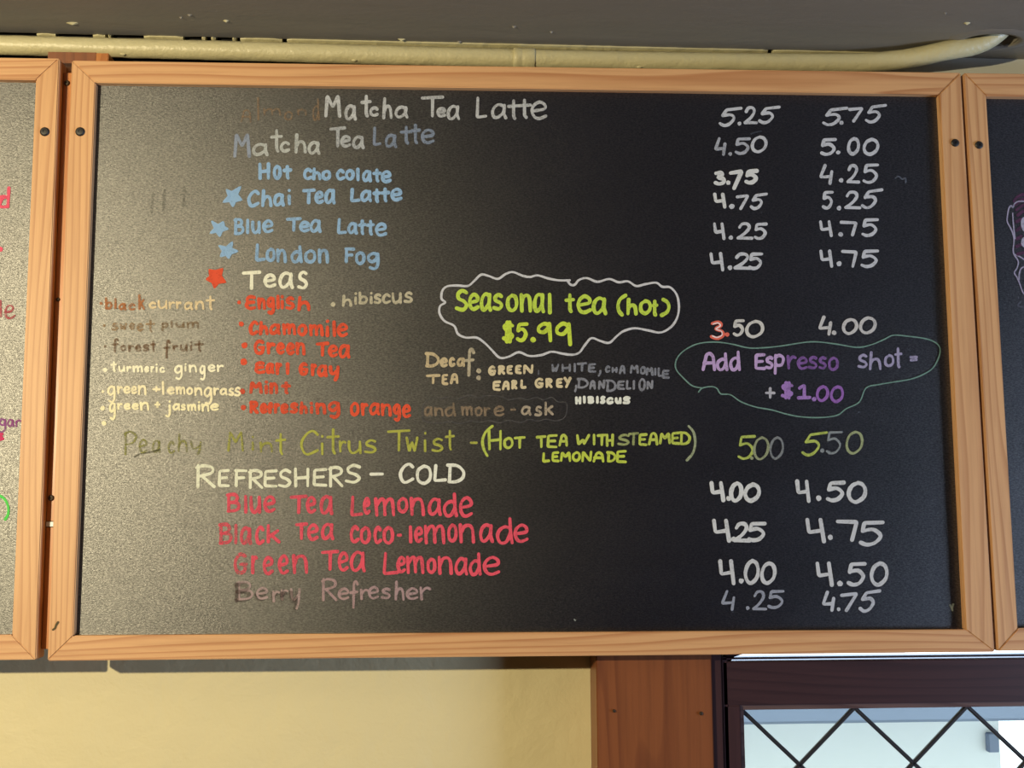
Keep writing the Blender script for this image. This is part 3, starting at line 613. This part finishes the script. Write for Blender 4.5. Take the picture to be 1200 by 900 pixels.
T((178,186,140), .78, 3.2, K3, (80,80,138,0,0), ")1086/1140:34/218", 'greyish closing bracket')
T((200,214,70), .95, 3.4, K3, (166,166,222,0,0), "L364/406:170/224 E412/452:166/222 M454/512:166/220 O514/560:166/220 N562/618:164/222 A618/678:166/224 D688/738:166/222 E736/790:160/226", 'yellow-green lettering LEMONADE')
T((226,224,190), .96, 3.8, J1, (40,50,155,0,0), "R44/164:20/160 E176/248:48/156 F272/352:48/154 R352/444:48/166 E444/528:50/158 S528/610:46/160 H622/714:40/156 E732/818:42/152 R822/914:30/156 S920/1018:18/136", 'cream lettering REFRESHERS')
T((230,228,204), .98, 4.0, J2, (12,20,135,0,0), "-14/100:64/92 C188/278:10/136 O286/382:22/142 L388/468:20/126 D464/576:16/132", 'cream lettering COLD')
T(PK, .82, 4.2, J1, (190,205,305,0,0), "B224/310:188/304 l328/352:198/310 u362/432:204/310 e442/516:200/306 T598/704:198/312 e692/754:204/310 a772/854:200/318 L952/1030:202/328", 'pink lettering Blue Tea Lemonade')
T(PK, .92, 4.2, J2, (190,212,320,0,0), "e-24/22:212/318 m42/166:214/328 o176/244:212/308 n250/340:212/324 a356/440:214/324 d444/534:186/330 e538/622:206/334")
T(PK, .70, 4.4, J1, (365,380,490,0,0), "B178/264:362/492 l272/292:368/492 a304/378:384/494", 'half-rubbed pink lettering Bla')
T(PK, .86, 4.2, J1, (365,380,490,0,0), "c394/452:378/494 k462/544:370/484 T628/704:360/466 e698/768:366/470 a780/860:362/466 c948/1008:376/484 o1008/1074:382/490", 'pink lettering ck Tea co')
T(PK, .92, 4.2, J2, (380,375,485,0,0), "c38/90:380/490 o92/160:382/492 -174/206:428/442 l244/268:378/484 e276/330:382/480 m332/460:372/490 o470/532:366/480 n538/634:366/484 a656/744:366/482 d756/860:330/490 e858/948:366/482", 'pink lettering co-lemonade')
T(PK, .60, 4.2, J1, (540,555,662,0,0), "G268/352:538/664", 'rubbed pink capital G')
T(PK, .84, 4.2, J1, (540,555,662,0,0), "r370/414:552/664 e438/504:556/670 e528/594:548/668 n612/706:546/664", 'pink lettering reen')
T(PK, .94, 4.1, J1, (525,532,645,0,0), "T780/888:522/644 e878/944:530/650 a950/1044:526/654", 'pink lettering Tea')
T(PK, .92, 4.2, J2, (535,560,665,0,0), "L92/188:532/670 e172/230:556/660 m228/338:556/664 o348/408:566/664 n414/504:556/668 a512/594:564/672 d596/674:536/674 e678/782:556/674", 'pink lettering Lemonade')
T((92,72,60), .42, 5.0, J1, (705,745,825,870,0), "B268/372:712/828 e392/462:748/822 r488/532:764/834 r538/584:762/828 y594/652:762/878", 'dark rubbed ghost of the word Berry')
T((186,160,150), .78, 3.0, J1, (705,745,820,872,0), "B286/386:703/818 e400/472:738/814 r494/542:758/830 r544/592:752/818 y600/662:746/872", 'pinkish grey lettering Berry')
T((178,146,140), .86, 3.2, J1, (705,745,820,872,0), "R780/878:686/822 e878/948:742/816 f948/1004:698/866 r1008/1062:748/816", 'dull pink lettering Refr')
T((178,148,144), .86, 3.2, J2, (705,745,815,872,0), "e6/72:732/812 s82/144:742/812 h162/222:702/820 e228/302:740/816 r308/376:736/818", 'dull pink lettering esher')
def prices(col, al, wd, crop, toks, lab): T(col, al, wd, crop, (0,0,0,0,0), toks, lab, name='price')
PW=(205,206,204)
prices(PW,.86,3.8,P1,"Z104/240:73/187 .212/234:168/168 2246/328:70/174 Z328/454:66/172",'white price 5.25, first row')
prices(PW,.86,3.8,P1,"Z686/836:73/184 .784/808:163/163 7834/928:73/162 Z926/1054:57/168",'white price 5.75, first row')
prices((186,188,190),.80,3.8,P1,"480/150:243/350 .160/182:338/338 5194/290:243/344",'white price 4.50')
prices(PW,.92,3.9,P1,"0286/380:235/335")if False else T(PW,.92,3.9,P1,(0,0,0,0,0),"0286/380:235/335",name='price')
prices(PW,.92,4.2,P1,"5676/774:247/350 .766/790:330/330 0826/902:243/348 0914/1010:248/350",'white price 5.00')
prices((222,222,212),1.0,5.0,P1,"374/148:432/518 .148/172:500/500 7162/250:426/542 5250/334:422/512",'bold white price 3.75')
prices(PW,.90,3.8,P1,"4670/750:396/512 .782/808:487/487 2824/902:396/508 5914/1012:390/508",'white price 4.25, third row')
prices((222,222,212),1.0,4.4,P2,"X74/150:76/166",'bold white figure 4')
prices(PW,.92,3.8,P2,".164/196:154/154 7202/284:84/174 Z280/384:76/174",'white price .75')
prices(PW,.92,3.9,P2,"5686/756:63/172 .770/796:163/163 2812/908:65/172 Z906/1032:52/170",'white price 5.25, fourth row')
prices(PW,.94,3.9,P3,"X74/144:147/247 .162/188:233/233 2206/302:147/247 5302/384:147/247",'white price 4.25, fifth row')
prices(PW,.94,3.9,P3,"X670/748:135/230 .778/806:215/215 Q786/888:138/226 5908/1010:122/230",'white price 4.75, fifth row')
prices(PW,.94,4.0,P3,"X54/138:315/424 .156/184:402/402 2190/294:316/416 5272/360:314/416",'white price 4.25, sixth row')
prices(PW,.96,4.0,P3,"X672/750:300/404 .768/798:380/380 Q794/888:302/404 5902/1012:298/404",'white price 4.75, sixth row')
prices((236,110,84),.95,4.2,P3,"352/142:700/808 .140/166:778/778",'white and red figure 3')
prices((240,214,204),.9,1.6,P3,"364/130:710/798",None)
prices((214,210,196),.94,4.0,P3,"5184/256:690/790 0254/362:695/800",'white price 50')
prices((206,202,192),.92,4.0,P3,"4664/744:672/784 .742/768:768/768 0798/890:684/782 0894/994:675/778",'white price 4.00')
T((192,206,92),.82,3.4,P4,(0,0,0,0,0),"5212/318:93/236",name='price',label='yellow-green figure 5')
T((160,166,122),.84,3.2,P4,(0,0,0,0,0),".282/302:225/225 0298/392:102/238",name='price',label='greyish green figure 0')
T((136,140,136),.82,3.0,P4,(0,0,0,0,0),"0390/474:102/234",name='price',label='grey figure 0')
T((192,206,92),.82,3.4,P4,(0,0,0,0,0),"Z570/722:74/216",name='price',label='yellow-green figure 5')
T((140,146,142),.85,2.8,P4,(0,0,0,0,0),".676/700:183/183 5708/806:70/204",name='price',label='thin grey figure 5')
T((160,168,118),.86,3.2,P4,(0,0,0,0,0),"0818/920:70/206",name='price',label='olive grey figure 0')
prices((222,222,212),1.0,5.2,P4,"X54/144:353/472 .148/176:452/452 0164/246:355/476 0244/344:362/476",'bold white price 4.00')
prices((216,216,208),1.0,5.0,P4,"X536/624:345/478 .652/684:450/450 5708/824:350/474 0826/942:353/482",'bold white price 4.50')
prices((216,216,208),1.0,4.7,P5,"X68/174:38/172 .174/204:153/153 2186/290:55/174 5266/380:52/170",'bold white price 4.25')
prices((208,208,202),1.0,4.7,P5,"X594/708:33/176 .718/748:143/143 Q764/892:42/168 5894/1044:46/194",'bold white price 4.75')
prices((210,210,204),1.0,4.6,P5,"X104/200:266/412 .218/248:388/388 0246/338:264/410 0338/432:278/410",'bold white price 4.00, green tea row')
prices((210,210,204),1.0,4.7,P5,"X650/752:278/420 .772/804:402/402 5826/942:278/420 0954/1062:278/420",'bold white price 4.50, green tea row')
prices((154,158,166),.86,3.6,P5,"4118/200:438/556 .258/280:540/540 2294/380:440/556 5380/482:436/546",'thin grey price 4.25')
prices((196,198,198),.92,4.2,P5,"4684/762:443/562 .770/792:547/547 7788/898:450/562 Z892/1020:434/566",'white price 4.75, last row')
T((196,164,204),.90,4.0,G3,(0,0,0,0,0),"A148/208:113/194 d208/260:116/194 d262/312:108/194 E366/414:120/190 s410/448:130/188 p446/494:122/210",label='lilac lettering Add Esp')
T((134,92,156),.84,3.6,G3,(0,0,0,0,0),"r500/542:128/188 e542/588:132/190 s588/630:130/188 s630/668:132/188 o670/716:134/194",label='purple lettering resso')
T((166,158,182),.86,3.4,G3,(0,0,0,0,0),"s792/838:122/184 h840/892:112/190 o902/946:124/178 t944/978:96/182 =1008/1042:128/156",label='grey-lilac lettering shot =')
T((196,194,196),.85,3.4,G3,(0,0,0,0,0),"+410/454:260/308",label='grey plus sign')
T((168,126,190),.86,4.2,G3,(0,0,0,0,0),"$476/530:236/312 1542/602:244/312 .604/624:310/310",label='lilac price $1.')
T((150,100,172),.88,3.8,G3,(0,0,0,0,0),"0620/676:252/322 0678/738:252/326",label='purple figures 00')
curve(MB,(112,146,128),.92,1.6,G3,[[(136,280),(152,264),(190,258),(212,266),(228,288),(268,292),(310,320),(370,342),(440,355),(500,372),(560,383),(640,386),(710,376),(745,350),(800,322),(828,264),(880,250),(950,238),(1010,228),(1060,210),(1105,180),(1132,125),(1126,86),(1080,62),(1000,50),(940,46),(905,62),(850,85),(790,96),(700,82),(600,73),(480,90),(400,98),(340,98),(270,82),(200,74),(130,82),(75,110),(45,145),(42,185),(75,225),(110,255),(150,264)]],'thin grey-green wavy outline around the espresso shot line')
curve(MB,(96,102,110),.75,1.8,(0,0,1),[[(1049,209),(1053,207),(1057,210),(1061,209),(1061,214)]],'small grey smudge',"smudge")
curve(MB,(70,76,84),.6,1.6,(0,0,1),[[(880,157),(886,155),(892,154)]],'small grey smudge',"smudge")
curve(MB,(150,156,140),.8,2.2,(0,0,1),[[(1113,709),(1115,712),(1116,715)],],'small pale paint fleck',"fleck")
curve(MB,(150,156,140),.8,2.0,(0,0,1),[[(1115.5,712),(1117,708)]],None,"fleck")
curve(MB,(150,156,140),.8,1.8,(0,0,1),[[(673,726),(674,727)]],None,"fleck")
for q in ([(178,285),(172,350),(166,412)], [(258,255),(254,330),(250,408)], [(398,240),(396,300),(390,368)]):
    curve(MB,(22,20,16),.22,3.2,(150,180,6),[q],None,"smudge")

# ---- writing on the side boards
S9=(0,200,9)
def TT(parent, col, al, w, crop, strokes, lab, name='lettering'): curve(parent, col, al, w, crop, strokes, lab, name)
TT(LB,(240,92,112),1.0,3.8,S9,[[(-30,285),(0,278),(40,272),(85,280)],[(95,185),(90,280),(84,382)],[(-30,370),(0,378),(40,384),(84,380)],[(0,345),(28,290),(62,282)]],'pink lettering ending in d')
ink=Ink(); ink.dot(0.6,292.3,6.0); ink.build('dot', chalk((240,92,112),1.0), LB)
TT(LB,(196,70,84),.62,2.6,(0,330,2.9),[[(2,66),(4,118)],[(18,105),(40,100),(44,86),(30,82),(20,96),(22,120),(38,124),(50,116)]],'faded red lettering ending in e')
TT(LB,(160,84,150),.75,2.2,(0,330,2.9),[[(16,470),(4,468),(0,482),(12,488),(18,470)],[(18,470),(18,500),(6,512),(-6,508)],[(44,472),(32,470),(27,484),(36,492),(44,474)],[(44,472),(46,492)],[(55,474),(56,492)],[(55,480),(62,472),(70,474)]],'purple lettering ending in gar')
TT(LB,(214,60,104),.9,3.0,(0,330,2.9),[[(-8,520),(8,518)],[(-8,540),(10,534)],[(-8,529),(6,527)]],'pink stroke below the purple lettering')
TT(LB,(96,226,96),1.0,3.0,(0,330,2.9),[[(-20,724),(0,728),(18,742),(28,764),(28,790),(18,808)]],'bright green curved outline end','outline')
R5=(1150,200,5)
TT(RB,(84,44,72),.85,3.6,R5,[[(190,180),(205,160),(235,142),(260,142)],[(200,200),(230,175),(262,168)],[(205,230),(240,205),(262,200)],[(212,262),(240,240),(262,236)],[(205,300),(232,285)],[(208,350),(232,330)],[(208,400),(232,385)],[(205,445),(240,430)],[(212,490),(250,480)]],'dark purple scribbled fill','shading')
TT(RB,(168,160,176),.9,1.6,R5,[[(262,185),(240,180),(212,182),(192,196),(184,216),(172,206),(160,222),(152,262),(150,298),(166,330),(180,360),(190,405),(186,480),(214,530),(208,570),(192,598),(208,628),(222,660),(234,695),(246,720),(262,728)],[(182,250),(188,330),(196,400)],[(190,490),(225,505),(262,530)],[(262,560),(234,572),(222,600),(220,640)]],'grey-lilac outline drawing','outline')
TT(RB,(176,172,182),.95,4.0,R5,[[(262,275),(244,290),(240,315),(248,345),(262,352)],[(262,395),(246,405),(244,430),(262,450)]],'pale lilac rounded strokes','outline')
TT(RB,(92,94,104),.6,2.2,R5,[[(262,765),(235,765),(218,780),(215,795),(235,798),(262,795)],[(214,740),(216,745)]],'faint grey loop','outline')

# ------------------------------------------------------------------ wooden batten behind the gap between left and central board
bt = empty('wood_batten', (at(70,765,.03).x, 0.031, at(70,765,.024).z), 'upright orange-brown wooden batten in the gap between left and central boards', 'batten')
Yb = Y_BACK + 0.0005
zb0 = at(50, 760, Yb).z; zmid = at(60, 614, Yb).z; ztop = at(80, 61.5, Yb).z
xa, xb = at(40, 765, Yb).x, at(85, 765, Yb).x
box('batten_board', xa, xb + .012, Yb, Y_WALL, zmid + .0035, ztop, BATTEN, bt, bevel=.0006)
box('batten_board', xa, xb + .010, Yb, Y_WALL, zb0, zmid - .0035, BATTEN, bt, bevel=.0006)
x55, x116 = at(56, 66, Yb).x, at(113, 66, Yb).x
box('batten_head', x55, x116, Yb - .0004, Y_WALL, ztop - .016, ztop + .0004, CASING, bt, bevel=.0005)
def gapx(py):
    t = (py - 70) / 704.0
    return at(69.5 + (42 - 69.5) * t, py).x, at(84 + (55.5 - 84) * t, py).x
Yf = 0.012
for p0, p1 in ((80, 610.5), (618, 762)):
    (a0, b0), (a1, b1) = gapx(p0), gapx(p1); z0, z1 = at(70, p0, 0).z, at(70, p1, 0).z
    v, f = prism([(a0+.0006, z0), (b0-.0006, z0), (b1-.0006, z1), (a1+.0006, z1)], Yf, Yb)
    mk('batten_face', v, f, BATTEN, bt)
(a0, b0), (a1, b1) = gapx(611.5), gapx(617)
v, f = prism([(a0+.0006, at(70, 611.5, 0).z), (b0-.0006, at(70, 611.5, 0).z), (b1-.0006, at(70, 617, 0).z), (a1+.0006, at(70, 617, 0).z)], Yf - .001, Yb)
mk('joint_strip', v, f, WHITE, bt)
screw(bt, 78.5, 97.5, .0030, Yf, STEEL); screw(bt, 60, 583.5, .0030, Yf, STEEL); screw(bt, 68, 351, .0020, Yf, STEEL)

# ------------------------------------------------------------------ window casing and window
def px_x(px, py, y): return at(px, py, y).x
yc = 0.034
cx0, cx1 = px_x(699, 800, yc), px_x(834.5, 800, yc)
o = box('trim_1', cx0, cx1, yc, Y_WALL + .0, 0.9, at(760, 762, yc).z + .02, CASING, bevel=.001); tag(o, 'broad brown wooden casing left of the leaded window', kind='structure'); screw(o, 821.5, 836, .0019, yc, STEEL); screw(o, 719.5, 833, .0016, yc, STEEL)  # the two small dark discs stand for knots in the casing
o = box('trim_2', cx1 + .0005, px_x(846, 800, yc + .006), yc + .006, Y_WALL + .02, 0.9, at(760, 762, yc).z + .012, SASH_V, bevel=.0008); tag(o, 'thin dark bead between casing and window', kind='structure')
win = empty('window_1', ((wx0 + wx1)/2, Y_WALL + .04, wz0)); tag(win, 'dark-framed leaded window with diamond panes below the boards', kind='structure')
ys = yc + 0.012            # face of the sash
sx0 = px_x(848.5, 850, ys); gx0 = px_x(870.5, 860, ys + .012)
gz1 = at(1000, 829, ys + .012).z; sz1 = at(1000, 774, ys).z
gx1 = wx1 - (gx0 - sx0) - .01; gz0 = wz0 + .06; dpt = .035
def fbox(name, x0, x1, z0, z1, m, y0=ys, y1=ys + dpt, bevel=.001): return box(name, x0, x1, y0, y1, z0, z1, m, win, bevel)
fbox('top_rail', sx0, wx1, gz1 + .0055, sz1 + .0002, SASH_H, ys, ys + .009)
fbox('bottom_rail', sx0, wx1, wz0, gz0, SASH_H)
fbox('left_stile', sx0, gx0 - .0045, gz0, gz1 + .0055, SASH_V)
fbox('right_stile', gx1, wx1, gz0, gz1 + .0055, SASH_V)
fbox('jamb', wx0, sx0 - .0012, wz0, wz1 - .0, SASH_V, ys - .0, ys + .06)
BEAD = wood('glazing_bead_wood', (104,84,84), (80,60,62), (56,42,46), 0, ring=8, rough=0.35)
fbox('glazing_bead', gx0 - .0045, gx1, gz1, gz1 + .0056, BEAD, ys + .005, ys + .02, .0006)
fbox('glazing_bead', gx0 - .0045, gx0, gz0, gz1, BEAD, ys + .005, ys + .02, .0006)
# lead lattice and one pane per diamond
yg = ys + .014
n1 = at(1001, 829, yg); n2 = at(1133, 829, yg); pitch = n2.x - n1.x
nb = at(1071.6, 894, yg); half = n1.z - nb.z
gz_top = n1.z
xk = n1.x
cw = at(1004, 829, yg).x - n1.x; cw *= 0.78
v = []; f = []
def came(a, b_):
    d = Vector((b_[0]-a[0], b_[1]-a[1])); L = d.length
    if L < .004: return
    d /= L; n = Vector((-d.y, d.x)) * cw; i = len(v)
    for t, yo in ((a, 0), (b_, 0)):
        for s, yy in ((-1, -.0012), (-.5, -.0028), (.5, -.0028), (1, -.0012), (1, .0012), (-1, .0012)):
            v.append((t[0]+n.x*s, yg+yy, t[1]+n.y*s))
    for k in range(6): f.append((i+k, i+(k+1)%6, i+6+(k+1)%6, i+6+k))
    f.append(tuple(i+k for k in range(6))); f.append(tuple(i+6+k for k in range(6)))
def clipseg(x0, z0, x1, z1):
    t0, t1 = 0.0, 1.0; dx, dz = x1-x0, z1-z0
    for p, q in ((-dx, x0-gx0), (dx, gx1-x0), (-dz, z0-gz0), (dz, gz_top-z0)):
        if abs(p) < 1e-9:
            if q < 0: return None
        else:
            r = q/p
            if p < 0: t0 = max(t0, r)
            else: t1 = min(t1, r)
    return None if t0 >= t1 else ((x0+dx*t0, z0+dz*t0), (x0+dx*t1, z0+dz*t1))
for k in range(-16, 24):
    X = xk + k*pitch; n = 14
    for sgn in (1, -1):
        c = clipseg(X, gz_top, X + sgn*pitch/2*n, gz_top - half*n)
        if c: came(*c)
mk('lead_came', v, f, LEAD, win)
def clip_poly(P):
    for ax, lim, keep in ((0, gx0, 1), (0, gx1, -1), (1, gz0, 1), (1, gz_top, -1)):
        out = []
        for i in range(len(P)):
            a, b_ = P[i], P[(i+1) % len(P)]; ia = (a[ax]-lim)*keep >= 0; ib = (b_[ax]-lim)*keep >= 0
            if ia: out.append(a)
            if ia != ib:
                t = (lim-a[ax])/(b_[ax]-a[ax]); out.append((a[0]+(b_[0]-a[0])*t, a[1]+(b_[1]-a[1])*t))
        P = out
        if len(P) < 3: return None
    return P
row = 0
while gz_top - (row-1)*half > gz0:
    cz_ = gz_top - row*half
    for k in range(-10, 20):
        cx = xk + k*pitch + (pitch/2 if row % 2 == 0 else 0)
        P = clip_poly([(cx-pitch/2, cz_), (cx, cz_+half), (cx+pitch/2, cz_), (cx, cz_-half)])
        if not P: continue
        if (max(p[0] for p in P)-min(p[0] for p in P)) * (max(p[1] for p in P)-min(p[1] for p in P)) < 1e-5: continue
        c0 = (sum(p[0] for p in P)/len(P), sum(p[1] for p in P)/len(P))
        P = [(c0[0]+(p[0]-c0[0])*.985, c0[1]+(p[1]-c0[1])*.985) for p in P]
        vv, ff = prism(P, yg - .0010, yg + .0010); mk('pane', vv, ff, GLASS, win)
    row += 1
# thin dark bar that splits the slit of daylight left open over the sash
zb1, zb0_ = at(1100, 768.4, ys).z, at(1100, 770.2, ys).z
box('head_bar', sx0, wx1, ys, ys + .006, zb0_, zb1, SASH_H, win)
xs1 = px_x(862, 770, ys)
v, f = prism([(wx0, zb1 + .012), (wx0, sz1 - .002), (px_x(856, 772, ys), sz1 - .002), (px_x(862, 770, ys), sz1 + .0042), (px_x(905, 766, ys), zb1 + .012)], ys + .006, ys + .03)
mk('head_block', v, f, SASH_H, win)
# ------------------------------------------------------------------ outside, seen through the leaded panes
OUTW = paint('outside_wall_paint', (196,201,204), 0.8, 0.1, 3, 0.1, 0.02)
OUTG = paint('outside_eave_paint', (104,116,138), 0.7, 0.1, 6, 0.1, 0.05)
GROUND = paint('outside_paving', (150,150,146), 0.8)
tag(box('ground', -14, 14, Y_WALL + TH, 16, -2.6, -2.5, GROUND), 'pale paving outside the window', kind='structure')
yo = 3.2
nb_ = empty('neighbouring_house', (at(1000, 860, yo).x, yo + .5, -2.5), 'pale neighbouring house wall with grey eave seen through the diamond panes', 'building')
xe = at(1171, 860, yo).x
box('house_wall', -2.5, xe, yo, yo + 1.5, -2.5, at(1000, 800, yo).z, OUTW, nb_)
box('eave', -2.7, xe + 1.6, yo - .45, yo + .1, at(1000, 848, yo - .45).z, at(1000, 790, yo - .45).z, OUTG, nb_, .01)
z1 = at(1160, 858, yo).z; x1 = at(1160, 860, yo).x
box('wall_bracket', x1 - .02, x1 + .02, yo - .03, yo, z1 - .07, z1, OUTG, nb_, .003)
